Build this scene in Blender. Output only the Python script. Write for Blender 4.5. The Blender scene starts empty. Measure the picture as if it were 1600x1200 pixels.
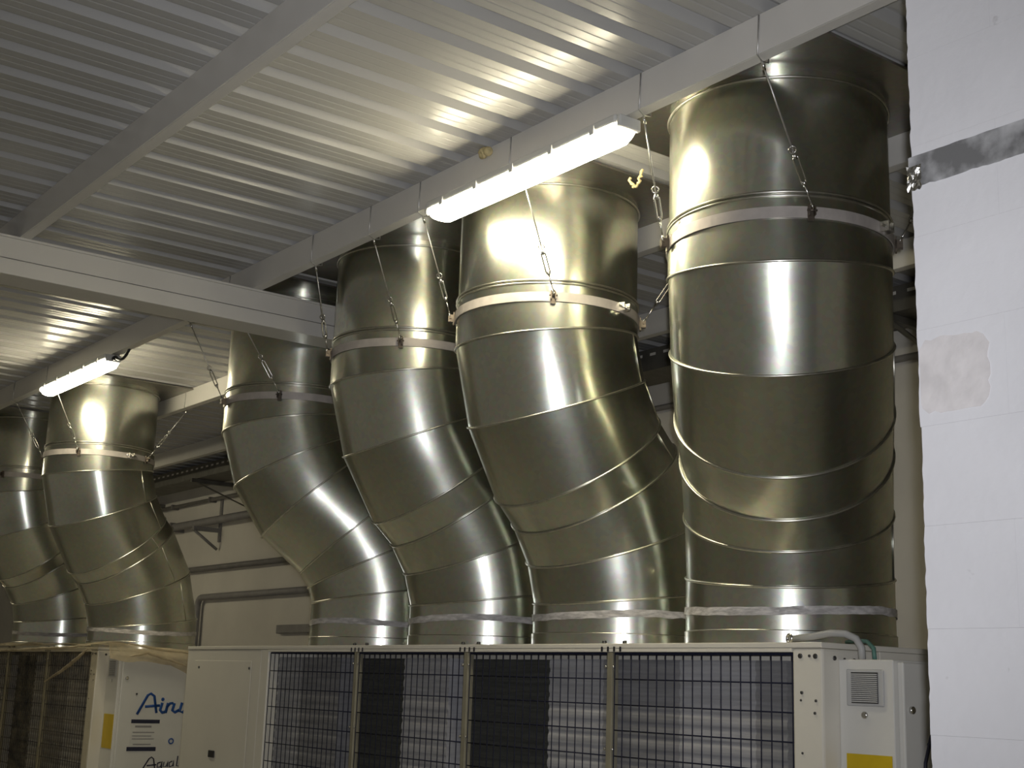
import bpy, bmesh, math, random
from mathutils import Vector, Matrix, noise
random.seed(7)
S = bpy.context.scene
C = S.collection

# ------------------------------------------------------------------ camera
YAW, PITCH, ROLL = -0.9289, 0.2206, 0.0334
cy, sy, cp, sp = math.cos(YAW), math.sin(YAW), math.cos(PITCH), math.sin(PITCH)
fwd = Vector((sy*cp, cy*cp, sp)); rgt = Vector((cy, -sy, 0)); up = rgt.cross(fwd)
r2 = math.cos(ROLL)*rgt + math.sin(ROLL)*up
u2 = -math.sin(ROLL)*rgt + math.cos(ROLL)*up
cd = bpy.data.cameras.new('camera'); cam = bpy.data.objects.new('camera', cd); C.objects.link(cam)
mw = Matrix.Identity(4)
for i in range(3):
    mw[i][0], mw[i][1], mw[i][2] = r2[i], u2[i], -fwd[i]
mw[0][3], mw[1][3], mw[2][3] = 0, 0, 1.7
cam.matrix_world = mw
cd.sensor_width = 36.0; cd.lens = 2103.0/1600*36
cd.clip_start = 0.02
S.camera = cam

# ------------------------------------------------------------------ world, flash, exposure
w = bpy.data.worlds.new('room_air'); S.world = w; w.use_nodes = True
w.node_tree.nodes['Background'].inputs[0].default_value = (1.0, 0.92, 0.74, 1)
w.node_tree.nodes['Background'].inputs[1].default_value = 0.115
fl = bpy.data.lights.new('camera_flash', 'SPOT'); fo = bpy.data.objects.new('camera_flash', fl); C.objects.link(fo)
fl.energy = 315; fl.color = (0.93, 0.94, 1.0); fl.spot_size = math.radians(74); fl.spot_blend = 1.0
fl.shadow_soft_size = 0.02
fo.matrix_world = mw.copy(); fo.location = Vector((0, 0, 1.7)) + 0.045*u2 + 0.03*r2
LAMP_COL = (1.0, 0.90, 0.64, 1); LAMP_STR = 48.0
S.view_settings.view_transform = 'Standard'; S.view_settings.look = 'None'
S.view_settings.gamma = 1.0; S.view_settings.use_curve_mapping = False
S.view_settings.exposure = 0.0

# ------------------------------------------------------------------ materials
MATS = {}
def nt(name):
    m = bpy.data.materials.new(name); m.use_nodes = True
    n = m.node_tree.nodes; b = n['Principled BSDF']; MATS[name] = m
    return m, m.node_tree, b
def noise_col(t, c1, c2, scale, detail=4, coord='Object', stretch=(1, 1, 1), lo=0.35, hi=0.65):
    tc = t.nodes.new('ShaderNodeTexCoord'); mp = t.nodes.new('ShaderNodeMapping')
    mp.inputs['Scale'].default_value = stretch
    nz = t.nodes.new('ShaderNodeTexNoise'); nz.inputs['Scale'].default_value = scale; nz.inputs['Detail'].default_value = detail
    cr = t.nodes.new('ShaderNodeValToRGB')
    cr.color_ramp.elements[0].position = lo; cr.color_ramp.elements[1].position = hi
    cr.color_ramp.elements[0].color = (*c1, 1); cr.color_ramp.elements[1].color = (*c2, 1)
    t.links.new(tc.outputs[coord], mp.inputs[0]); t.links.new(mp.outputs[0], nz.inputs['Vector'])
    t.links.new(nz.outputs['Fac'], cr.inputs[0])
    return cr, nz, mp
def bump(t, b, src, strength, dist):
    bp = t.nodes.new('ShaderNodeBump'); bp.inputs['Strength'].default_value = strength; bp.inputs['Distance'].default_value = dist
    t.links.new(src, bp.inputs['Height']); t.links.new(bp.outputs[0], b.inputs['Normal']); return bp
def paint(name, c, rough=0.5, var=0.06, scale=6, bs=0.0, stretch=(1, 1, 1), spec=0.5, metal=0.0):
    m, t, b = nt(name)
    cr, nz, mp = noise_col(t, tuple(x*(1-var) for x in c), tuple(min(1, x*(1+var)) for x in c), scale, stretch=stretch)
    t.links.new(cr.outputs[0], b.inputs['Base Color'])
    b.inputs['Roughness'].default_value = rough; b.inputs['Metallic'].default_value = metal
    b.inputs['Specular IOR Level'].default_value = spec
    if bs: bump(t, b, nz.outputs['Fac'], bs, 0.01)
    return m
def emit(name, c, s):
    m, t, b = nt(name); b.inputs['Base Color'].default_value = (0.9, 0.9, 0.85, 1)
    b.inputs['Emission Color'].default_value = c; b.inputs['Emission Strength'].default_value = s
    return m
def galv(name, tint, r_sharp, r_soft, mixf):
    m, t, b = nt(name)
    cr, nz, mp = noise_col(t, tuple(x*0.93 for x in tint), tint, 2.5, 6)
    vz = t.nodes.new('ShaderNodeTexVoronoi'); vz.inputs['Scale'].default_value = 55
    t.links.new(mp.outputs[0], vz.inputs['Vector'])
    mx = t.nodes.new('ShaderNodeMix'); mx.data_type = 'RGBA'; mx.blend_type = 'MULTIPLY'; mx.inputs[0].default_value = 0.13
    t.links.new(cr.outputs[0], mx.inputs[6]); t.links.new(vz.outputs['Color'], mx.inputs[7])
    big = t.nodes.new('ShaderNodeTexNoise'); big.inputs['Scale'].default_value = 2.2; big.inputs['Detail'].default_value = 1.5
    t.links.new(mp.outputs[0], big.inputs['Vector'])
    b2 = t.nodes.new('ShaderNodeBsdfPrincipled')
    bp = t.nodes.new('ShaderNodeBump'); bp.inputs['Strength'].default_value = 0.2; bp.inputs['Distance'].default_value = 0.05
    t.links.new(big.outputs['Fac'], bp.inputs['Height'])
    for q, r in ((b, r_sharp), (b2, r_soft)):
        q.inputs['Metallic'].default_value = 1.0; q.inputs['Roughness'].default_value = r
        t.links.new(mx.outputs[2], q.inputs['Base Color']); t.links.new(bp.outputs[0], q.inputs['Normal'])
    ms = t.nodes.new('ShaderNodeMixShader'); ms.inputs[0].default_value = mixf
    out = t.nodes['Material Output']
    t.links.new(b.outputs[0], ms.inputs[1]); t.links.new(b2.outputs[0], ms.inputs[2]); t.links.new(ms.outputs[0], out.inputs[0])
    return m
GALV = galv('galvanised_sheet', (0.71, 0.72, 0.63), 0.185, 0.34, 0.36)
GALV2 = galv('galvanised_plate', (0.42, 0.40, 0.36), 0.25, 0.5, 0.5)
BEAD = paint('bead_zinc', (0.62, 0.61, 0.55), 0.3, 0.08, 30, metal=1.0)
BAND = paint('clamp_zinc', (0.50, 0.46, 0.43), 0.5, 0.08, 20, metal=0.35)
STEEL = paint('bright_steel', (0.72, 0.71, 0.68), 0.25, 0.05, 30, metal=1.0)
COPPER = paint('bracket_steel', (0.15, 0.125, 0.10), 0.45, 0.15, 40, metal=0.8)
WIRE = paint('wire_steel', (0.55, 0.54, 0.52), 0.35, 0.1, 60, metal=0.7)
FILM_TAPE = paint('tape_film', (0.50, 0.48, 0.47), 0.35, 0.25, 22, 0.6, stretch=(1, 1, 3))
BEAMP = paint('beam_paint', (0.68, 0.66, 0.62), 0.42, 0.03, 3)
DECK = paint('deck_paint', (0.46, 0.455, 0.44), 0.24, 0.05, 1.3, 0.05, stretch=(1, 0.25, 1), spec=0.3)
BACKW = paint('plaster_beige', (0.72, 0.69, 0.63), 0.85, 0.05, 1.5, 0.05)
BEIGE = paint('unit_cream_paint', (0.71, 0.68, 0.60), 0.38, 0.02, 4)
BEIGE2 = paint('box_white_paint', (0.70, 0.69, 0.65), 0.36, 0.02, 4)
GREYP = paint('vent_grey_plastic', (0.50, 0.50, 0.49), 0.5, 0.03, 8)
DARK = paint('dark_void', (0.025, 0.026, 0.026), 0.7, 0.1, 8)
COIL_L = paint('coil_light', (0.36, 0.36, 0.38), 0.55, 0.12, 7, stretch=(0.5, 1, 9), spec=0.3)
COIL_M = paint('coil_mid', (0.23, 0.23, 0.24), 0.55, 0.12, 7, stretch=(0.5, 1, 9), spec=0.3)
COIL_SHADED = paint('coil_shaded', (0.055, 0.058, 0.055), 0.6, 0.2, 9, stretch=(0.5, 1, 9))  # coil colour with the shade of the deeper recesses painted in
MESHW = paint('guard_wire_blue', (0.014, 0.016, 0.035), 0.75, 0.1, 40, spec=0.15)
POSTM = paint('guard_post', (0.30, 0.28, 0.21), 0.45, 0.1, 10, metal=0.3)
SCREW = paint('screw_dark', (0.12, 0.12, 0.12), 0.35, 0.1, 40, metal=0.8)
BLACKP = paint('black_plastic', (0.015, 0.015, 0.017), 0.45, 0.1, 20)
YELLOW = paint('yellow_sticker', (0.62, 0.43, 0.01), 0.5, 0.06, 12)
BLUE = paint('blue_ink', (0.012, 0.075, 0.30), 0.5, 0.05, 20)
INK = paint('dark_ink', (0.02, 0.022, 0.05), 0.5, 0.05, 20)
GREYINK = paint('grey_ink', (0.30, 0.29, 0.29), 0.6, 0.05, 20)
GREEN = paint('green_cable', (0.10, 0.22, 0.18), 0.5, 0.05, 20)
GREYC = paint('grey_conduit', (0.42, 0.42, 0.41), 0.5, 0.05, 10)
PIPEG = paint('pipe_grey', (0.20, 0.19, 0.18), 0.55, 0.1, 8)
PIPEL = paint('pipe_light_grey', (0.27, 0.26, 0.255), 0.55, 0.08, 8)
TRAYM = paint('tray_steel', (0.16, 0.155, 0.14), 0.5, 0.15, 9, metal=0.5)
FLOORM = paint('floor_concrete', (0.50, 0.49, 0.45), 0.75, 0.15, 1.2, 0.1)
ROOMW = paint('room_plaster', (0.78, 0.76, 0.68), 0.85, 0.06, 1.0)
FOAM = paint('yellow_foam', (0.60, 0.50, 0.26), 0.8, 0.2, 60, 0.5)
HOUS = paint('lamp_housing_grey', (0.60, 0.60, 0.58), 0.5, 0.03, 8)
LAMP = emit('lamp_diffuser', LAMP_COL, LAMP_STR)
def mk_wallpaint():
    m, t, b = nt('white_block_paint')
    cr, nz, mp = noise_col(t, (0.655, 0.65, 0.665), (0.745, 0.74, 0.755), 2.2, 8, lo=0.3, hi=0.7)
    fine = t.nodes.new('ShaderNodeTexNoise'); fine.inputs['Scale'].default_value = 38; fine.inputs['Detail'].default_value = 8
    t.links.new(mp.outputs[0], fine.inputs['Vector'])
    sp_ = t.nodes.new('ShaderNodeTexNoise'); sp_.inputs['Scale'].default_value = 17; sp_.inputs['Detail'].default_value = 3
    t.links.new(mp.outputs[0], sp_.inputs['Vector'])
    ra = t.nodes.new('ShaderNodeValToRGB'); ra.color_ramp.elements[0].position = 0.74; ra.color_ramp.elements[1].position = 0.80
    ra.color_ramp.elements[0].color = (1, 1, 1, 1); ra.color_ramp.elements[1].color = (0.62, 0.61, 0.60, 1)
    t.links.new(sp_.outputs['Fac'], ra.inputs[0])
    mx = t.nodes.new('ShaderNodeMix'); mx.data_type = 'RGBA'; mx.blend_type = 'MULTIPLY'; mx.inputs[0].default_value = 1
    t.links.new(cr.outputs[0], mx.inputs[6]); t.links.new(ra.outputs[0], mx.inputs[7])
    t.links.new(mx.outputs[2], b.inputs['Base Color']); b.inputs['Roughness'].default_value = 0.7
    bump(t, b, fine.outputs['Fac'], 0.25, 0.004)
    return m
WALLP = mk_wallpaint()
PATCH = paint('bare_plaster_patch', (0.66, 0.63, 0.62), 0.9, 0.07, 20, 0.3)
def mk_foil():
    m, t, b = nt('smeared_zinc_strip')
    cr, nz, mp = noise_col(t, (0.20, 0.20, 0.20), (0.60, 0.60, 0.61), 9, 8, lo=0.42, hi=0.60)
    t.links.new(cr.outputs[0], b.inputs['Base Color']); b.inputs['Metallic'].default_value = 0.25; b.inputs['Roughness'].default_value = 0.55
    return m
FOIL = mk_foil()
def mk_film(nm, lo, hi):
    m, t, b = nt(nm)
    b.inputs['Base Color'].default_value = (0.62, 0.52, 0.35, 1); b.inputs['Roughness'].default_value = 0.32
    cr, nz, mp = noise_col(t, (lo, lo, lo), (hi, hi, hi), 5, 6, stretch=(1, 1, 2))
    tr = t.nodes.new('ShaderNodeBsdfTransparent'); tr.inputs[0].default_value = (0.93, 0.91, 0.85, 1)
    ms = t.nodes.new('ShaderNodeMixShader'); out = t.nodes['Material Output']
    t.links.new(cr.outputs[0], ms.inputs[0]); t.links.new(tr.outputs[0], ms.inputs[1]); t.links.new(b.outputs[0], ms.inputs[2])
    t.links.new(ms.outputs[0], out.inputs[0]); return m
FILM = mk_film('clear_plastic_sheet', 0.03, 0.15); FILM2 = mk_film('folded_plastic_sheet', 0.3, 0.75)

# ------------------------------------------------------------------ helpers
def wloc(o):
    v = Vector((0, 0, 0))
    while o: v = v + o.location; o = o.parent
    return v
def tag(o, label=None, cat=None, group=None, kind=None):
    if label: o['label'] = label
    if cat: o['category'] = cat
    if group: o['group'] = group
    if kind: o['kind'] = kind
    return o
def thing(name, label, cat, loc, group=None):
    o = bpy.data.objects.new(name, None); C.objects.link(o); o.location = loc; o.empty_display_size = 0.1
    return tag(o, label, cat, group)
def copy_tree(o, parent=None):
    c = o.copy(); C.objects.link(c)
    if parent:
        c.parent = parent
    for ch in list(o.children): copy_tree(ch, c)
    return c
class MB:
    def __init__(s): s.bm = bmesh.new()
    def box(s, x0, x1, y0, y1, z0, z1, bev=0.0):
        vs = [s.bm.verts.new((x, y, z)) for x in (x0, x1) for y in (y0, y1) for z in (z0, z1)]
        F = [(0, 1, 3, 2), (4, 6, 7, 5), (0, 4, 5, 1), (2, 3, 7, 6), (0, 2, 6, 4), (1, 5, 7, 3)]
        fs = [s.bm.faces.new([vs[i] for i in f]) for f in F]
        if bev > 0:
            es = list({e for f in fs for e in f.edges})
            bmesh.ops.bevel(s.bm, geom=es, offset=bev, segments=2, affect='EDGES', profile=0.5)
        return s
    def tube(s, pts, r, seg=8, closed=False, cap=True, flat=None):
        pts = [Vector(p) for p in pts]; n = len(pts); rings = []
        prev = None
        for i, p in enumerate(pts):
            if closed: d = pts[(i+1) % n]-pts[i-1]
            else: d = pts[min(i+1, n-1)]-pts[max(i-1, 0)]
            d.normalize()
            if prev is None:
                a = Vector((0, 0, 1)) if abs(d.z) < 0.9 else Vector((1, 0, 0))
                e1 = d.cross(a).normalized()
            else:
                e1 = (prev - d*prev.dot(d)).normalized()
            prev = e1; e2 = d.cross(e1)
            rr = r[i] if isinstance(r, (list, tuple)) else r
            rings.append([s.bm.verts.new(p + rr*(math.cos(2*math.pi*k/seg)*e1 + math.sin(2*math.pi*k/seg)*e2)) for k in range(seg)])
        m = n if closed else n-1
        for i in range(m):
            a, b = rings[i], rings[(i+1) % n]
            for k in range(seg):
                f = s.bm.faces.new((a[k], a[(k+1) % seg], b[(k+1) % seg], b[k])); f.smooth = True
        if cap and not closed:
            s.bm.faces.new(rings[0][::-1]); s.bm.faces.new(rings[-1])
        return s
    def loft(s, rings, closed=True, smooth=True, cap=False):
        R = [[s.bm.verts.new(p) for p in r] for r in rings]; n = len(R[0])
        for a, b in zip(R, R[1:]):
            for k in range(n if closed else n-1):
                f = s.bm.faces.new((a[k], a[(k+1) % n], b[(k+1) % n], b[k])); f.smooth = smooth
        if cap:
            s.bm.faces.new(R[0][::-1]); s.bm.faces.new(R[-1])
        return s
    def disc(s, c, axis, r, h, seg=14):
        c = Vector(c); a = Vector(axis).normalized()
        return s.tube([c, c+a*h*0.75, c+a*h], [r, r, r*0.75], seg)
    def build(s, name, mat, parent=None, fix=True):
        if fix: bmesh.ops.recalc_face_normals(s.bm, faces=s.bm.faces)
        me = bpy.data.meshes.new(name)
        if parent is not None: off = wloc(parent)
        else:
            xs = [v.co for v in s.bm.verts]
            off = Vector(((min(v.x for v in xs)+max(v.x for v in xs))/2, (min(v.y for v in xs)+max(v.y for v in xs))/2, min(v.z for v in xs)))
        for v in s.bm.verts: v.co -= off
        s.bm.to_mesh(me); s.bm.free(); me.materials.append(mat)
        o = bpy.data.objects.new(name, me); C.objects.link(o)
        if parent is not None: o.parent = parent
        else: o.location = off
        return o
def struct(o): return tag(o, kind='structure')

# ------------------------------------------------------------------ room shell
XL, XR, YB, YF, ZC = -21.0, 4.0, 6.2, -4.5, 3.82
struct(MB().box(XL, XR, YF, YB, -0.1, 0).build('floor', FLOORM))
struct(MB().box(XL-0.2, XR+0.2, YB, YB+0.2, 0, ZC+0.06).build('wall_back', BACKW))
struct(MB().box(XL-0.2, XL, YF, YB, 0, ZC+0.06).build('wall_left', ROOMW))
# trapezoidal roof deck, ribs run along Y
PITCHX = 0.21; x_ = -4.40 + 0.035 - PITCHX*80
prof = []
while x_ < XR + 0.3:
    for dx, dz in ((0, 0), (0.012, 0.042), (0.058, 0.042), (0.072, 0), (0.110, 0), (0.114, 0.0014), (0.119, 0.0014), (0.123, 0),
                   (0.157, 0), (0.161, 0.0014), (0.166, 0.0014), (0.170, 0)):
        prof.append((x_+dx, ZC+dz))
    x_ += PITCHX
m = MB(); rows = []
for y in (YF-0.1, -1.0, 1.0, 2.4, 3.6, 5.0, YB+0.1):
    rows.append([m.bm.verts.new((x, y, z)) for x, z in prof])
for a, b in zip(rows, rows[1:]):
    for k in range(len(prof)-1): m.bm.faces.new((a[k], b[k], b[k+1], a[k+1]))
struct(m.build('ceiling', DECK, fix=False))

# ------------------------------------------------------------------ near block wall on the right
WX, WY = -1.633, 2.25
m = MB(); m.box(WX+0.03, XR, WY+0.006, WY+0.2, 0, ZC-0.005)
nw = struct(m.build('wall_near', WALLP))
blk = {}
zrow = 1.7+0.0598*WY - 0.2*9
row = 0
while zrow < ZC - 0.02:
    z0, z1 = max(zrow, 0.0), min(zrow+0.2, ZC-0.006)
    jag = random.uniform(-0.0015, 0.0015)
    x = WX + jag; first = True
    wdt = 0.4 if row % 2 == 0 else 0.2
    while x < 0.6:
        m = MB()
        g = 0.00012
        bm = m.bm
        x1 = x + wdt - 0.0
        # front slab of the block with a slightly ragged left edge on the end blocks
        nz_ = 15
        L = [];
        for k in range(nz_):
            zz = z0+g + (z1-z0-2*g)*k/(nz_-1)
            L.append((x + g + (random.uniform(-0.0016, 0.0016) if first else 0), zz))
        dp = 0.0
        rings = []
        for xx, zz in L:
            rings.append([(xx, WY+dp, zz), (x1-g, WY+dp, zz), (x1-g, WY+0.196, zz), (xx, WY+0.196, zz)])
        m.loft(rings, True, False, True)
        m.build('block', WALLP, nw)
        x = x1; wdt = 0.4; first = False
    zrow += 0.2; row += 1
# bare patch where paint never took
m = MB(); pts = []
for k in range(40):
    a = 2*math.pi*k/40
    px = -1.552 + 0.080*max(-1, min(1, 1.25*math.cos(a))) + random.uniform(-0.004, 0.004)
    pz = 2.335 + 0.075*max(-1, min(1, 1.25*math.sin(a))) + random.uniform(-0.004, 0.004)
    pts.append((max(px, WX+0.004), pz))
m.loft([[(a, WY-0.0003, b) for a, b in pts], [(a, WY-0.0012, b) for a, b in pts]], True, False, True)
m.build('bare_patch', PATCH, nw)
fs = thing('metal_strip', 'grey metal strip smeared with paint across the white block wall', 'strip', (WX+0.2, WY, 2.74))
m = MB(); top = []; bot = []
n = 60
for k in range(n+1):
    xx = WX - 0.006 + 0.75*k/n
    top.append((xx, 2.812 - 0.006*k/n*0 + 0.002*noise.noise((xx*30, 0, 0))))
    bot.append((xx, 2.742 + 0.008*noise.noise((xx*9, 3, 0)) + 0.003*noise.noise((xx*50, 5, 0))))
m.loft([[(x, WY-0.001, z) for x, z in top], [(x, WY-0.003, z) for x, z in top], [(x, WY-0.003, z) for x, z in bot], [(x, WY-0.001, z) for x, z in bot]], False, False)
m.build('strip_face', FOIL, fs)
m = MB(); grid = []
for i in range(9):
    grid.append([(WX-0.008+0.035*j/8, WY-0.004-0.008*abs(noise.noise((i*0.9, j*0.9, 1.3))), 2.735+0.055*i/8+0.003*noise.noise((i*1.7, j*1.1, 7))) for j in range(9)])
m.loft(grid, False, False)
tag(m.build('crumpled_end', STEEL, fs), label='crumpled shiny foil end of the strip')

# ------------------------------------------------------------------ roof steel
ZP0 = ZC - 0.135
def purlin(y, label, x0=XL, x1=XR):
    o = thing('roof_purlin', label, 'beam', ((x0+x1)/2, y, ZP0), 'white roof purlins')
    MB().box(x0, x1, y, y+0.006, ZP0, ZC, 0.001).build('web', BEAMP, o)
    MB().box(x0, x1, y+0.0065, y+0.052, ZP0, ZP0+0.006, 0.001).build('bottom_flange', BEAMP, o)
    MB().box(x0, x1, y+0.0065, y+0.052, ZC-0.006, ZC, 0.001).build('top_flange', BEAMP, o)
    MB().box(x0, x1, y+0.046, y+0.052, ZP0+0.0065, ZP0+0.024).build('lip', BEAMP, o)
    return o
P1, P2, P3, P4 = 1.748, 2.957, 4.03, 5.08
purlin(P1, 'white steel roof beam crossing the upper left ceiling, nearest the camera')
purlin(P2, 'white steel roof beam that carries both lit lamps')
purlin(P3, 'white roof beam just behind the tops of the silver ducts')
purlin(P4, 'white roof beam farthest back, close to the back wall')
g = thing('main_girder', 'wide white main girder crossing under the roof beams at left', 'beam', (-6.34, 1, 3.45))
GX = -6.24; GZ1 = ZP0; GZ0 = 1.7 + 6.24/3.545 + 0.035; GZM = (1.7+6.24/3.545+ZP0)/2
ga, gb = YF, 5.5
MB().box(GX-0.20, GX, ga, gb, GZ1-0.012, GZ1, 0.002).build('top_flange', BEAMP, g)
MB().box(GX-0.19, GX-0.008, ga, gb, GZM+0.003, GZ1-0.0125).build('upper_web', BEAMP, g)
MB().box(GX-0.20, GX, ga, gb, GZ0, GZM-0.002, 0.003).build('lower_web', BEAMP, g)

# ------------------------------------------------------------------ silver ducts
RAD = 0.40; NS = 96
def ring_on(P, d, n, eb, r):
    er = eb.cross(d); out = []
    for k in range(NS):
        a = 2*math.pi*k/NS
        o = r*(math.cos(a)*eb + math.sin(a)*er)
        o = o - d*(o.dot(n)/d.dot(n))
        out.append(P+o)
    return out
def solve_bend(d, H, s):
    best = None
    for i in range(100, 900):
        th = math.radians(i/10)
        Sn = math.sin(th/3)+math.sin(2*th/3); Cs = math.cos(th/3)+math.cos(2*th/3)
        l = (d - s*math.sin(th))/(2*Sn)
        e = abs(2*l*Cs + s*math.cos(th) - H)
        if best is None or e < best[0]: best = (e, th, l)
    return best[1], best[2]
def duct(base, top, zF, zA, s, label, seed, brackets, plate=True, zb=1.876):
    b = Vector((base[0], base[1], 0)); t = Vector((top[0], top[1], 0)); h = t-b; d = h.length; hd = h.normalized()
    th, l = solve_bend(d, zA-zF, s)
    eb = Vector((0, 0, 1)).cross(hd)
    root = thing('ventilation_duct', label, 'duct', (base[0], base[1], zb), 'silver ventilation ducts')
    angs = [0, th/3, 2*th/3, th, 2*th/3, th/3, 0]
    lens = [None, l, l, s, l, l, None]
    P = [Vector((b.x, b.y, zF))]
    dirs = [Vector((0, 0, 1))*math.cos(a)+hd*math.sin(a) for a in angs]
    for i in range(1, 6): P.append(P[-1] + dirs[i]*lens[i])
    # P[0]=F .. P[5]=A
    ZT = ZC - 0.018
    A = P[5]
    norm = [(dirs[i]+dirs[i+1]).normalized() for i in range(6)]
    rr = [RAD, RAD*0.994, RAD*0.998, RAD*0.994, RAD*0.998, RAD*0.994, RAD]
    zv = Vector((0, 0, 1))
    def section(name, Pa, na, Pb, nb, dr, r):
        ra = ring_on(Pa, dr, na, eb, r); rb = ring_on(Pb, dr, nb, eb, r)
        rings = []
        for q in range(4):
            f = q/3; rings.append([ra[k].lerp(rb[k], f) for k in range(NS)])
        return MB().loft(rings).build(name, GALV, root)
    section('bottom_pipe', Vector((b.x, b.y, zb+0.05)), zv, P[0], norm[0], dirs[0], rr[0])
    section('base_collar', Vector((b.x, b.y, zb)), zv, Vector((b.x, b.y, zb+0.05)), zv, dirs[0], RAD*1.012)
    for i in range(5):
        section('gore' if i != 2 else 'slanted_section', P[i], norm[i], P[i+1], norm[i+1], dirs[i+1], rr[i+1])
    zj = zA + 0.165
    section('middle_pipe', A, norm[5], Vector((A.x, A.y, zj)), zv, dirs[6], rr[6])
    section('top_pipe', Vector((A.x, A.y, zj)), zv, Vector((A.x, A.y, ZT)), zv, dirs[6], RAD*0.99)
    # raised seam beads
    for i in range(6):
        MB().tube(ring_on(P[i], dirs[i], norm[i], eb, RAD+0.001), 0.0052, 6, True).build('seam_bead', BEAD, root)
    for z in (zb+0.05, zj, zj+0.014, ZT-0.03):
        MB().tube(ring_on(Vector((A.x, A.y, z)) if z > zb+0.1 else Vector((b.x, b.y, z)), zv, zv, eb, RAD+0.001), 0.0045, 6, True).build('seam_bead', BEAD, root)
    # lengthwise lock seams
    rnd = random.Random(seed)
    for i in range(5):
        k = int(NS*(0.02 + 0.09*rnd.random() + (0.5 if i % 2 else 0)))
        # choose the side seen at right
        best = max(range(NS), key=lambda q: math.cos(2*math.pi*q/NS)*eb.dot(Vector((0.85, 0.53, 0))) + math.sin(2*math.pi*q/NS)*eb.cross(dirs[i+1]).dot(Vector((0.85, 0.53, 0))))
        k = (best + int(rnd.uniform(-7, 3))) % NS
        pa = ring_on(P[i], dirs[i+1], norm[i], eb, RAD)[k]; pb = ring_on(P[i+1], dirs[i+1], norm[i+1], eb, RAD)[k]
        MB().tube([pa, pb], 0.0028, 5).build('lock_seam', BEAD, root)
    # clamp band
    zc = zA + 0.105
    def rg(r, z): return [(A.x+r*math.cos(2*math.pi*k/NS), A.y+r*math.sin(2*math.pi*k/NS), z) for k in range(NS)]
    band = MB().loft([rg(RAD+0.002, zc-0.02), rg(RAD+0.007, zc-0.02), rg(RAD+0.007, zc+0.02), rg(RAD+0.002, zc+0.02)], True, False).build('clamp_band', BAND, root)
    for a in brackets:
        ca, sa = math.cos(math.radians(a)), math.sin(math.radians(a))
        q = Vector((A.x, A.y, zc)); o = Vector((ca, sa, 0)); tn = Vector((-sa, ca, 0))
        m = MB()
        for sgn in (-1, 1):
            vs = [q + o*(RAD+0.006) + tn*sgn*0.009, q + o*(RAD+0.036) + tn*sgn*0.009]
            m.loft([[v + tn*0.002 + zv*z for v in vs] + [v - tn*0.002 + zv*z for v in vs[::-1]] for z in (-0.018, 0.014)], True, False, True)
        pm = q + o*(RAD+0.012)
        m.loft([[pm + tn*0.011 + o*0.003 + zv*z, pm - tn*0.011 + o*0.003 + zv*z, pm - tn*0.011 - o*0.003 + zv*z, pm + tn*0.011 - o*0.003 + zv*z] for z in (-0.032, 0.026)], True, False, True)
        m.tube([q + o*(RAD+0.026) - tn*0.017, q + o*(RAD+0.026) + tn*0.017], 0.004, 8)
        m.build('cable_bracket', COPPER, band)
    a = 12; ca, sa = math.cos(math.radians(a)), math.sin(math.radians(a)); o = Vector((ca, sa, 0)); tn = Vector((-sa, ca, 0)); q = Vector((A.x, A.y, zc))
    m = MB()
    for off in (-0.022, 0.014):
        c0 = q + o*(RAD+0.006) + tn*off
        m.loft([[c0 + zv*z, c0 + o*0.035 + zv*z, c0 + o*0.035 + tn*0.004 + zv*z, c0 + tn*0.004 + zv*z] for z in (-0.018, 0.018)], True, False, True)
    m.tube([q+o*(RAD+0.024)-tn*0.045, q+o*(RAD+0.024)+tn*0.04], 0.005, 8)
    tag(m.build('band_clasp', STEEL, band), label='bright bolted clasp')
    # wrinkled tape round the foot
    rs = []
    tz = zb+0.128
    for j in range(5):
        r_ = []
        for k in range(NS):
            an = 2*math.pi*k/NS
            wv = 0.010*math.sin(an*2+seed)+0.005*noise.noise((k*0.35, seed, 0))
            rad = RAD+0.004+0.004*abs(noise.noise((k*0.5, j*1.3, seed)))
            r_.append((b.x+rad*math.cos(an), b.y+rad*math.sin(an), tz+wv+(j-2)*(0.0075+0.002*noise.noise((k*0.3, seed*2.0, 2)))))
        rs.append(r_)
    tag(MB().loft(rs).build('tape_wrap', FILM_TAPE, root), label='crinkled grey tape wrap')
    if plate:
        x0, x1 = t.x-0.55, t.x+0.55
        MB().box(x0, x1, P2+0.065, P3-0.002, ZT, ZC-0.008).build('roof_plate', GALV2, root)
    return root, A, zc
BR = (-35, -125, 50, 145)
D5 = duct((-3.58, 4.06), (-3.17, 3.56), 2.145, 3.175, 0.22, 'rightmost and largest silver duct, bending beside the white block wall', 1, (-33, -121, 38, 145))
D4 = duct((-4.55, 4.06), (-4.52, 3.56), 2.10, 3.17, 0.15, 'silver S-bend duct with the lamp glare on its top, second from right', 2, BR)
D3 = duct((-5.56, 4.06), (-5.62, 3.56), 2.125, 3.18, 0.15, 'silver S-bend duct third from right, between the glaring one and the girder', 3, (-40, -110, 50, 145))
D2 = duct((-6.58, 4.06), (-6.84, 3.56), 2.17, 3.105, 0.30, 'dark silver duct with its top hidden behind the white main girder', 4, (-40, -100, 50, 145))
D1 = duct((-10.05, 4.06), (-9.95, 3.56), 2.08, 3.16, 0.10, 'silver duct lit by the small distant lamp, above the wrapped unit', 5, (-41, -125, 35, 145))
D0 = duct((-11.85, 4.06), (-11.75, 3.56), 2.15, 3.18, 0.10, 'leftmost silver duct, cut by the picture edge', 6, (-41, -125, 50, 145))

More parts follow.
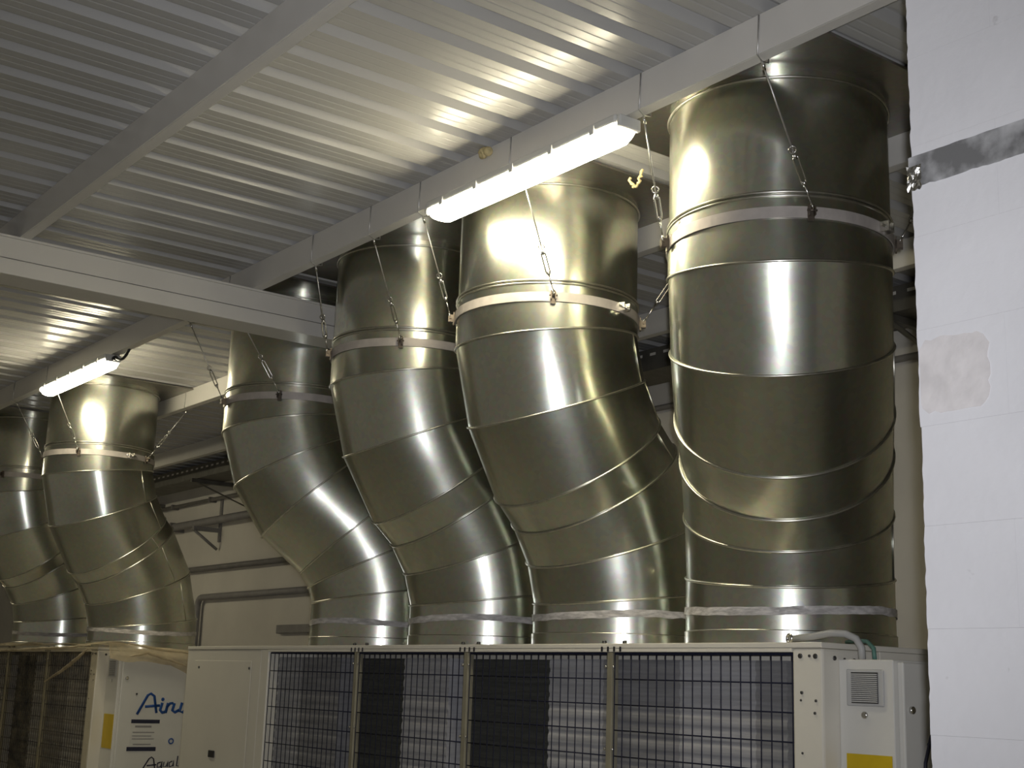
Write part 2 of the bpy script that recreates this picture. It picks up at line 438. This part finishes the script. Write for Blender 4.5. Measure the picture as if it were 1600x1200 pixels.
# ------------------------------------------------------------------ lamps under the purlin
def lamp(xc, L, label, cable):
    yc = P2 + 0.005; z1 = ZP0 - 0.006
    o = thing('tube_lamp', label, 'lamp', (xc, yc, z1-0.09), 'long tube lamps under the beam')
    def sec(x, wtop, wbot, za, zb_, n=6):
        pts = []
        for k in range(n+1):
            a = math.pi*k/n
            pts.append((x, yc - wbot*math.cos(a)*1.0, zb_ - 0.5*(za-zb_)*math.sin(a)*0 - 0.022*math.sin(a)))
        return [(x, yc-wtop, za)] + pts + [(x, yc+wtop, za)]
    h = L/2
    MB().box(xc-h, xc+h, yc-0.058, yc+0.058, z1-0.034, z1, 0.008).build('housing', HOUS, o)
    e = 0.02
    MB().loft([sec(xc-h+0.01, 0.052, 0.044, z1-0.035, z1-0.05), sec(xc-h+0.05, 0.055, 0.050, z1-0.0345, z1-0.066),
               sec(xc+h-0.05, 0.055, 0.050, z1-0.0345, z1-0.066), sec(xc+h-0.01, 0.052, 0.044, z1-0.035, z1-0.05)], True, True, True).build('diffuser', LAMP, o)
    for sx in (-1, 1):
        m = MB(); xa = xc+sx*(h+0.0005)
        m.box(min(xa, xa+sx*0.02), max(xa, xa+sx*0.02), yc-0.05, yc+0.05, z1-0.05, z1-0.004, 0.006)
        m.build('end_cap', HOUS, o)
    for k in range(5):
        xx = xc-h+0.12+(L-0.24)*k/4
        MB().box(xx-0.012, xx+0.012, yc-0.064, yc-0.0585, z1-0.046, z1-0.012, 0.002).build('clip', HOUS, o)
    if cable:
        m = MB(); x0 = xc+h+0.02
        m.tube([(x0, yc, z1-0.03), (x0+0.03, yc, z1-0.03)], 0.016, 10)
        m.build('cable_gland', BLACKP, o)
        pts = [(x0+0.03+0.15*q/10, yc+0.03*q/10, z1-0.03-0.025*math.sin(math.pi*q/10*0.9)+0.05*(q/10)**3) for q in range(11)]
        MB().tube(pts, 0.009, 8).build('supply_cable', BLACKP, o)
    return o
lamp(-3.935, 1.20, 'bright tube lamp in the middle, in front of the glaring silver duct', False)
lamp(-8.85, 1.26, 'small distant lit tube lamp at far left with black cable', True)
lamp(-13.75, 1.26, 'third tube lamp of the row under the same beam, past the left picture edge', False)
m = MB(); pts = []
for k in range(26):
    f_ = k/25
    pts.append((-3.73+0.075*f_+0.004*math.sin(k*2.1), 3.33+0.004*math.cos(k*1.7), 3.66-0.05*math.sin(math.pi*f_)+0.012*f_+0.004*math.sin(k*1.3)))
tag(m.tube(pts, [0.004+0.003*abs(math.sin(k*1.9)) for k in range(26)], 6).build('wire_curl', FOAM), 'small curled yellowish wire beside the right end of the middle lamp', 'wire')
m = MB()
for k in range(7):
    q = Vector((-4.17+random.uniform(-0.03, 0.03), P2-0.008+random.uniform(-0.01, 0.0), ZC-0.022+random.uniform(-0.012, 0.012)))
    bmesh.ops.create_icosphere(m.bm, subdivisions=2, radius=random.uniform(0.012, 0.022), matrix=Matrix.Translation(q))
tag(m.build('foam_blob', FOAM), 'yellow foam blob squeezed out above the beam over the middle lamp', 'foam')

# ------------------------------------------------------------------ suspension cables
def cable(p_top, p_bot, label, beam_y, near=True, tb=(0.62, 0.86)):
    a = Vector(p_top); b = Vector(p_bot); d = (b-a); L = d.length; u = d/L
    o = thing('suspension_cable', label, 'cable', (b.x, b.y, b.z), 'steel cables holding the ducts')
    # loop round the purlin
    y0, y1 = beam_y-0.004, beam_y+0.066
    lp = [(a.x+0.02, y0, ZC-0.004), (a.x+0.012, y0, ZP0-0.004), a, (a.x-0.005, y1, ZP0-0.004), (a.x, y1, ZC-0.004)]
    MB().tube(lp, 0.0028, 6).build('beam_loop', WIRE, o)
    MB().tube([a, a+u*L*tb[0]], 0.0032, 6).build('wire', WIRE, o)
    MB().tube([a+u*0.004 , a+u*0.03], 0.0055, 6).build('crimp', STEEL, o)
    c0, c1 = a+u*L*tb[0], a+u*L*tb[1]
    e = u.cross(Vector((0.6, -0.8, 0))).normalized(); f_ = u.cross(e)
    t = MB()
    for s_ in (-1, 1):
        t.tube([c0+u*0.012+e*s_*0.006, c0+u*0.02+e*s_*0.0085, c1-u*0.02+e*s_*0.0085, c1-u*0.012+e*s_*0.006], 0.0032, 6)
    t.tube([c0+u*0.004, c0+u*0.022], 0.007, 8); t.tube([c1-u*0.022, c1-u*0.004], 0.007, 8)
    t.build('turnbuckle', STEEL, o)
    m = MB()
    m.tube([c0 - u*0.012 + 0.012*(math.cos(q)*u + math.sin(q)*e) for q in [2*math.pi*k/12 for k in range(12)]], 0.0026, 6, True)
    m.build('eye', STEEL, o)
    m = MB(); m.tube([c1-u*0.004, b-u*0.014], 0.003, 6)
    m.tube([b - u*0.002 + 0.012*(math.cos(q)*u + math.sin(q)*f_) for q in [2*math.pi*k/12 for k in range(12)]], 0.003, 6, True)
    m.build('hook', STEEL, o)
    return o
def bp(D, ang, r=0.428, dz=0.012):
    A, zc = D[1], D[2]
    return (A.x+r*math.cos(math.radians(ang)), A.y+r*math.sin(math.radians(ang)), zc+dz)
zt = ZP0-0.012
cable((-2.72, P2+0.03, zt), bp(D5, -33), 'steel cable with turnbuckle across the front of the rightmost duct', P2)
cable((-3.275, P2+0.03, zt), bp(D5, -121), 'steel cable from the right end of the middle lamp to the rightmost duct', P2)
cable((-4.03, P2+0.075, zt), bp(D4, -35), 'steel cable hanging below the middle lamp over the glare', P2)
cable((-4.68, P2+0.03, zt), bp(D4, -125), 'steel cable at the left end of the middle lamp', P2)
cable((-5.09, P2+0.03, zt), bp(D3, -40), 'steel cable across the front of the third duct from right', P2)
cable((-5.63, P2+0.03, zt), bp(D3, -110), 'steel cable left of the third duct, by the girder end', P2)
cable((-6.55, P2+0.03, zt), bp(D2, -40), 'steel cable across the front of the duct under the girder', P2)
cable((-7.10, P2+0.03, zt), bp(D2, -100), 'long thin cable slanting left of the duct under the girder', P2)
cable((-9.50, P2+0.075, zt), bp(D1, -41), 'cable hanging below the small distant lamp', P2)
cable((-10.25, P2+0.03, zt), bp(D1, -125), 'faint cable left of the small distant lamp', P2)
cable((-4.06, P3+0.03, zt), bp(D4, 50), 'dark cable in the gap between the two rightmost ducts', P3, tb=(0.5, 0.8))
cable((-2.80, P3+0.03, zt), bp(D5, 38), 'dark cable between the rightmost duct and the white block wall', P3, tb=(0.5, 0.8))
cable((-9.55, P3+0.03, zt), bp(D1, 35), 'cable at the right rim of the duct behind the small lamp', P3, tb=(0.5, 0.8))

# ------------------------------------------------------------------ cooling units
YU = 3.55; ZU = 1.875
X0, X1 = -8.02, -2.99
POSTS = [-1.953*YU, -1.684*YU, -1.414*YU, -1.140*YU, -0.8785*YU]
def unit(label):
    o = thing('cooling_unit', label, 'cooling unit', ((X0+X1)/2, YU+0.7, 0), 'cream cooling units')
    YE = YU+1.5
    # shell
    MB().box(X0, X1, YU+0.30, YE, 0.12, ZU-0.02).build('rear_casing', BEIGE, o)
    MB().box(X0+0.05, X1-0.05, YU+0.05, YE-0.05, 0.0, 0.119).build('plinth', DARK, o)
    tp = MB().box(X0, X1, YU-0.004, YE, ZU-0.019, ZU, 0.003).build('top_sheet', BEIGE, o)
    rail = MB().box(POSTS[0]+0.001, POSTS[4]-0.001, YU-0.003, YU+0.02, ZU-0.033, ZU-0.0195, 0.002).build('top_rail', BEIGE, o)
    # left cover
    cov = MB().box(X0, POSTS[0]-0.091, YU, YU+0.299, 0.12, ZU-0.0195, 0.006).build('cover_panel', BEIGE, o)
    MB().box(X0+0.12, POSTS[0]-0.20, YU-0.004, YU-0.0005, 0.2, ZU-0.085, 0.0015).build('inset_sheet', BEIGE, cov)
    for (x, z) in ((X0+0.19, ZU-0.125), (POSTS[0]-0.22, ZU-0.125)):
        MB().disc((x, YU-0.004, z), (0, -1, 0), 0.008, 0.004).build('screw', SCREW, cov)
    MB().box(X0+0.42, X0+0.50, YU-0.010, YU-0.0045, 1.235, 1.275, 0.003).build('latch_slot', BLACKP, cov)
    MB().box(POSTS[0]-0.09, POSTS[0], YU-0.001, YU+0.299, 0.12, ZU-0.0195, 0.006).build('left_post', BEIGE, o)
    # right post
    rp = MB().box(POSTS[4], X1, YU-0.001, YU+0.299, 0.12, ZU-0.0195, 0.008).build('right_post', BEIGE, o)
    for (x, z, r) in ((0.035, 0.045, .009), (0.075, 0.045, .005), (0.10, 0.046, .009), (0.04, 0.165, .006), (0.036, 0.19, .004), (0.10, 0.19, .005), (0.095, 0.23, .005), (0.04, 0.36, .004)):
        MB().disc((POSTS[4]+x, YU-0.001, ZU-z), (0, -1, 0), r, 0.004, 10).build('screw', SCREW, rp)
    for (y, z, r) in ((0.06, 0.05, .008), (0.11, 0.052, .005), (0.16, 0.055, .008), (0.22, 0.19, .010)):
        MB().disc((X1, YU+y, ZU-z), (1, 0, 0), r, 0.004, 10).build('screw', SCREW, rp)
    for xp in (POSTS[1], POSTS[2], POSTS[3]):
        for k in range(4):
            x = xp - 0.045 + 0.036*k
            m = MB(); m.box(x-0.005, x+0.005, YU-0.008, YU-0.0042, ZU-0.032, ZU-0.012, 0.002)
            m.build('slot', BLACKP, rail)
        for k in (-1, 1):
            MB().disc((xp+k*0.06, YU+0.02, ZU+0.0005), (0, 0, 1), 0.009, 0.012, 8).build('screw', SCREW, tp)
    # grille posts
    for xp in (POSTS[1], POSTS[2], POSTS[3]):
        p = MB().box(xp-0.016, xp+0.016, YU-0.004, YU+0.03, 0.12, ZU-0.035, 0.003).build('grille_post', POSTM, o)
        for z in (ZU-0.09, ZU-0.40, ZU-0.75):
            for sx in (-1, 1):
                MB().disc((xp+sx*0.022, YU-0.002, z), (0, -1, 0), 0.0055, 0.005, 8).build('bolt', STEEL, p)
    # wire guards, one per bay
    for k in range(4):
        xa, xb = POSTS[k]+(0.012 if k == 0 else 0.018), POSTS[k+1]-(0.008 if k == 3 else 0.018)
        m = MB(); nv = 19
        for q in range(nv+1):
            x = xa+(xb-xa)*q/nv
            m.tube([(x, YU+0.008, 0.14), (x, YU+0.008, ZU-0.037)], 0.0023, 5)
        z = ZU-0.039 - 0.0965
        while z > 0.15:
            m.tube([(xa, YU+0.0125, z), (xb, YU+0.0125, z)], 0.0025, 5); z -= 0.0965
        tag(m.build('wire_guard', MESHW, o), kind='stuff')
        MB().box(xa, xb, YU+0.006, YU+0.018, ZU-0.043, ZU-0.0345, 0.001).build('guard_rim', MESHW, o)
    # coil bank behind the guard; depth shade painted into segment tones
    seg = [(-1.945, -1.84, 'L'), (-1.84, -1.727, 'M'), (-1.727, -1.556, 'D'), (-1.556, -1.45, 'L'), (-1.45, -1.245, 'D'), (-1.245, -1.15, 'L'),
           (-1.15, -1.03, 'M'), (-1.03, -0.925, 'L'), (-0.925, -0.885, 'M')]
    for a, b_, kd in seg:
        yc = YU + (0.07 if kd != 'D' else 0.16)
        xa, xb = a*(YU+0.07), b_*(YU+0.07)
        xa = max(xa, POSTS[0]+0.002); xb = min(xb, POSTS[4]-0.003)
        m = MB(); rows = []; z = 0.125; pr = 0.05
        pts = []
        while z < ZU-0.08:
            pts += [(yc, z), (yc-0.004, z+0.008), (yc-0.005, z+0.02), (yc-0.004, z+0.032), (yc, z+0.041)]
            z += pr
        m.loft([[(xa, y, zz) for y, zz in pts] + [(xa, YU+0.29, pts[-1][1]), (xa, YU+0.29, 0.125)],
                [(xb, y, zz) for y, zz in pts] + [(xb, YU+0.29, pts[-1][1]), (xb, YU+0.29, 0.125)]], True, False, True)
        m.build('coil_panel', {'L': COIL_L, 'M': COIL_M, 'D': COIL_SHADED}[kd], o)
    # control box on the right flank
    bx0, bx1, by = X1+0.0005, -2.77, 3.63
    box = MB().box(bx0, bx1, by, by+0.85, 0.55, 1.822, 0.004).build('control_box', BEIGE2, o)
    fr = MB().box(bx0+0.035, bx1-0.035, by-0.006, by-0.0005, 1.673, 1.79, 0.004).build('vent_frame', GREYP, box)
    xm = (bx0+bx1)/2
    MB().box(xm-0.054, xm+0.054, by-0.0072, by-0.0062, 1.682, 1.781).build('vent_shade_plate', SCREW, box)  # dark plate painted in as the shade between the louvres
    m = MB()
    for k in range(15):
        z = 1.685+0.0062*k
        for sgn in (-1, 1):
            x_a, x_b = xm, xm+sgn*0.052
            m.box(min(x_a, x_b), max(x_a, x_b), by-0.0105, by-0.0075, z+0.0010, z+0.0046)
    tag(m.build('louvres', GREYP, box), kind='stuff')
    MB().disc((xm-0.005, by-0.0005, 1.645), (0, -1, 0), 0.0115, 0.008, 16).build('lock', STEEL, box)
    MB().box(bx0+0.028, bx1-0.012, by-0.0025, by-0.0003, 1.29, 1.522, 0.0).build('warning_sticker', YELLOW, box)
    # side door with lettering
    dx = -2.745
    door = MB().box(bx1+0.001, dx, by+0.018, by+0.83, 0.56, 1.815, 0.005).build('side_door', BEIGE2, o)
    MB().disc((dx+0.0003, 3.684, 1.666), (1, 0, 0), 0.0125, 0.010, 16).build('lock', STEEL, door)
    def q(px, py):
        up_ = 1116-py
        return (dx+0.0012, 3.78+((px-213)-up_*0.13)*0.00475, 1.42+up_*0.0045+(px-213)*0.0004)
    m = MB()
    for st in ([(213, 1116), (231, 1088), (236, 1086), (241, 1090), (243, 1116)], [(226, 1105), (249, 1105)],
               [(253, 1101), (249, 1112), (252, 1116), (257, 1115)], [(262, 1102), (257, 1117)], [(259, 1109), (265, 1103), (270, 1103)],
               [(272, 1103), (268, 1114), (272, 1117), (279, 1114)], [(284, 1103), (279, 1117), (284, 1118), (291, 1114), (295, 1103)]):
        m.tube([q(*p) for p in st], 0.0105, 6)
    bmesh.ops.create_icosphere(m.bm, subdivisions=2, radius=0.013, matrix=Matrix.Translation(q(254, 1096)))
    for v in m.bm.verts: v.co.x = dx + 0.0005 + (0.0015 if v.co.x > dx+0.0012 else 0)
    tag(m.build('lettering', BLUE, door), label='large blue script lettering')
    m = MB()
    for st in ([(218, 1199), (229, 1184), (233, 1182), (236, 1185), (237, 1199)], [(225, 1194), (240, 1194)],
               [(247, 1191), (242, 1192), (241, 1198), (246, 1198), (249, 1190), (247, 1203)], [(252, 1191), (250, 1198), (255, 1198), (258, 1190), (257, 1199)],
               [(265, 1191), (260, 1193), (260, 1199), (265, 1198), (267, 1190), (266, 1199)], [(274, 1184), (271, 1199), (274, 1199)]):
        m.tube([q(*p) for p in st], 0.005, 5)
    for v in m.bm.verts: v.co.x = dx + 0.0005 + (0.0012 if v.co.x > dx+0.0012 else 0)
    tag(m.build('lettering', INK, door), label='smaller dark script lettering')
    lab = MB().box(dx+0.0003, dx+0.0012, 3.745, 3.955, 1.165, 1.385).build('data_label', BEIGE2, door)
    for z0, z1, ya, yb, mt in ((1.360, 1.386, 3.744, 3.953, INK), (1.172, 1.200, 3.727, 3.940, INK), (1.332, 1.345, 3.775, 3.895, GREYINK), (1.295, 1.302, 3.76, 3.92, GREYINK), (1.272, 1.277, 3.76, 3.90, GREYINK), (1.252, 1.257, 3.76, 3.92, GREYINK), (1.214, 1.221, 3.77, 3.90, GREYINK)):
        MB().box(dx+0.0013, dx+0.0022, ya, yb, z0, z1).build('print_line', mt, door)
    m = MB(); m.tube([(dx+0.002, 4.05+0.017*math.cos(2*math.pi*k/20), 1.24+0.017*math.sin(2*math.pi*k/20)) for k in range(20)], 0.0045, 6, True)
    m.build('ring_mark', BLUE, door)
    MB().disc((dx+0.0003, 3.765, 1.56), (1, 0, 0), 0.007, 0.004, 8).build('screw', SCREW, door)
    return o
U1 = unit('cream cooling unit in front with four ducts and wire guards')
U2 = copy_tree(U1); U2.location.x -= 6.57
for part in U2.children:
    for sub in part.children:
        if sub.name.startswith('warning_sticker'): sub.location.z = -0.105
tag(U2, 'cream cooling unit wrapped in plastic at far left')

# cables into the control box, lifting ring, blue rod
pts = [(-3.20, 3.63, 1.889), (-3.10, 3.63, 1.897), (-3.02, 3.63, 1.908), (-2.965, 3.64, 1.906), (-2.93, 3.65, 1.890), (-2.917, 3.66, 1.86), (-2.917, 3.662, 1.8235)]
tag(MB().tube(pts, 0.0125, 10).build('conduit', GREYC), 'grey flexible conduit arching into the top of the control box', 'conduit')
pts = [(-3.06, 3.76, 1.884), (-3.0, 3.74, 1.889), (-2.94, 3.72, 1.884), (-2.895, 3.695, 1.86), (-2.888, 3.69, 1.8235)]
tag(MB().tube(pts, 0.0075, 8).build('cable', GREEN), 'thin green cable beside the grey conduit behind the control box', 'cable')
m = MB(); c0 = Vector((-3.175, 3.60, ZU+0.016))
m.tube([c0 + 0.014*Vector((math.cos(a)*0.9, -0.2*math.cos(a), math.sin(a))) for a in [2*math.pi*k/16 for k in range(16)]], 0.005, 8, True)
tag(m.build('lifting_eye', STEEL), 'small shiny lifting ring at the foot of the rightmost duct', 'ring')
tag(MB().tube([(-2.728, 3.715, 1.40), (-2.728, 3.725, 1.505), (-2.728, 3.757, 1.58), (-2.728, 3.80, 1.66)], 0.006, 8).build('rod', INK), 'dark blue rod leaning behind the edge of the white wall', 'rod')

# ------------------------------------------------------------------ plastic sheet over the far unit
ps = thing('plastic_sheet', 'loose clear plastic sheet draped over the far left unit', 'plastic sheet', (-11, 3.5, 1.0))
def sheet(nu, nv, fn, name, mt=FILM2):
    m = MB(); m.loft([[fn(i/nu, j/nv) for j in range(nv+1)] for i in range(nu+1)], False, True)
    return m.build(name, mt, ps)
def front(u, v):
    x = -14.3 + 4.85*u; z = 1.895 - 1.1*v + 0.02*noise.noise((x*1.7, 0, 0))*(1-v)
    return (x, YU-0.04-0.022*noise.noise((x*3, z*1.2, 0)) - 0.012*noise.noise((x*9+z*6, z*3, 4)), z)
sheet(120, 24, front, 'front_drape', FILM)
def topd(u, v):
    x = -14.3 + 5.02*u; y = YU-0.05+0.16*v
    return (x, y, 1.897+0.02*noise.noise((x*1.7, 0, 0))*(1-v)+0.022*v*(1-v)*4*(0.6+noise.noise((x*2.3, y*3, 0))))
sheet(120, 8, topd, 'top_fold')
def side(u, v):
    y = YU-0.02+1.0*u
    dep = 0.125 + 0.06*noise.noise((y*3.5, 0, 2)) + max(0, (u-0.45))*0.55
    z = 1.915 - 0.05*u - dep*v
    x = -9.285 - (0.28 if v < 0.01 else 0.03*(1-v)) + 0.014*noise.noise((y*7, z*9, 1)) + 0.012*v
    return (x, y, z + 0.012*noise.noise((y*4, 1, v*2)))
sheet(60, 14, side, 'side_drape')

for pts in ([(-9.62, YU-0.055, 1.86), (-9.75, YU-0.07, 1.80), (-10.05, YU-0.075, 1.70), (-10.5, YU-0.07, 1.60)],
            [(-9.56, YU-0.06, 1.885), (-10.2, YU-0.075, 1.865), (-11.2, YU-0.075, 1.85), (-12.6, YU-0.07, 1.835)],
            [(-9.30, YU+0.08, 1.80), (-9.268, YU+0.25, 1.845), (-9.262, YU+0.42, 1.80), (-9.262, YU+0.62, 1.74)],
            [(-9.275, YU+0.10, 1.905), (-9.262, YU+0.35, 1.87), (-9.262, YU+0.65, 1.85)]):
    fine = []
    for a, b in zip(pts, pts[1:]):
        for q in range(6): fine.append(Vector(a).lerp(Vector(b), q/6) + Vector((0, 0, 0.006*noise.noise((q*0.8, a[0]*3, 1)))))
    MB().tube(fine, [0.004+0.009*math.sin(math.pi*k/(len(fine)-1)) for k in range(len(fine))], 6).build('gathered_fold', FILM2, ps)

# ------------------------------------------------------------------ services on the back wall
def pipe(name, pts, r, mt, label, clamps=()):
    o = thing(name, label, 'pipe', pts[0])
    MB().tube(pts, r, 10).build('pipe_run', mt, o)
    for c in clamps:
        MB().box(c-0.018, c+0.018, pts[0][1]-r-0.008, YB-0.001, pts[0][2]-r-0.008, pts[0][2]+r+0.008, 0.003).build('pipe_clamp', PIPEG, o)
    return o
yb = YB-0.06
pipe('conduit_pipe', [(-20, yb, 1.7+0.304*yb), (3.5, yb, 1.7+0.304*yb)], 0.020, PIPEG, 'thin dark pipe highest on the back wall', [-14.6, -13.6, -12.6, -9, -6, -3])
pipe('service_pipe', [(-20, yb-0.06, 1.7+0.266*(yb-.06)), (-9, yb-0.06, 1.7+0.266*(yb-.06))], 0.042, PIPEL, 'thick grey pipe on a bracket on the back wall', [-14.4])
pipe('service_pipe', [(-20, yb, 1.7+0.183*yb), (-10, yb, 1.7+0.183*yb)], 0.030, PIPEG, 'grey pipe in the middle of the back wall', [-16])
ze = 1.7+0.133*yb; xe = -2.235*yb
arc = [(xe+0.09-0.09*math.cos(a), yb, ze-0.09+0.09*math.sin(a)) for a in [math.pi/2*k/6 for k in range(7)]]
pipe('service_pipe', [(xe, yb, 0.02)] + arc + [(-10, yb, ze)], 0.034, PIPEL, 'lowest grey pipe on the back wall, bending down at its left end')
o = thing('wall_bar', 'short grey trunking low on the back wall beside the duct foot', 'bar', (-11, yb, 2.1))  # plain bar added in place of a faint grey band across the wall
MB().box(-11.9, -9.5, YB-0.05, YB-0.002, 2.12, 2.20, 0.004).build('bar_body', PIPEL, o)
MB().box(-11.85, -9.5, YB-0.056, YB-0.0505, 2.127, 2.193, 0.002).build('bar_face', PIPEL, o)
o = thing('pipe_bracket', 'grey steel bracket under the thick pipe on the back wall', 'bracket', (-13.4, YB, 3.2))
MB().box(-13.45, -13.40, YB-0.02, YB-0.002, 3.10, 3.60, 0.002).build('back_plate', PIPEL, o)
MB().box(-13.45, -13.40, YB-0.32, YB-0.021, 3.20, 3.245, 0.002).build('arm', PIPEL, o)
MB().tube([(-13.425, YB-0.3, 3.2), (-13.425, YB-0.03, 3.02)], 0.016, 8).build('strut', PIPEL, o)
# perforated tray hung under the roof
TY = 5.55; tz0 = 1.7+0.3495*TY; tz1 = 1.7+0.374*TY
o = thing('cable_tray', 'dark perforated steel cable tray running high along the back wall', 'cable tray', (-8, TY, tz0))
m = MB(); m.box(-20, 3.5, TY, TY+0.004, tz0, tz1)
m.build('tray_side', TRAYM, o)
MB().box(-20, 3.5, TY+0.0045, TY+0.30, tz0, tz0+0.004).build('tray_bottom', TRAYM, o)
MB().box(-20, 3.5, TY+0.3005, TY+0.305, tz0, tz1).build('tray_side', TRAYM, o)
m = MB(); x = -19.8
while x < 3.3:
    m.box(x, x+0.05, TY-0.0012, TY-0.0002, tz1-0.045, tz1-0.028); x += 0.12
tag(m.build('slot_row', BEAMP, o), kind='stuff')
for x in (-18, -15.0, -12.7, -9.6, -6.9, -4.2, -1.5):
    m = MB(); m.box(x-0.02, x+0.02, TY-0.05, YB-0.002, tz0-0.042, tz0-0.002, 0.003)
    m.loft([[(x-0.015, YB-0.02, tz0-0.25), (x+0.015, YB-0.02, tz0-0.25), (x+0.015, YB-0.004, tz0-0.25), (x-0.015, YB-0.004, tz0-0.25)],
            [(x-0.015, TY+0.02, tz0-0.043), (x+0.015, TY+0.02, tz0-0.043), (x+0.015, TY+0.05, tz0-0.043), (x-0.015, TY+0.05, tz0-0.043)]], True, False, True)
    m.build('support_arm', TRAYM, o)
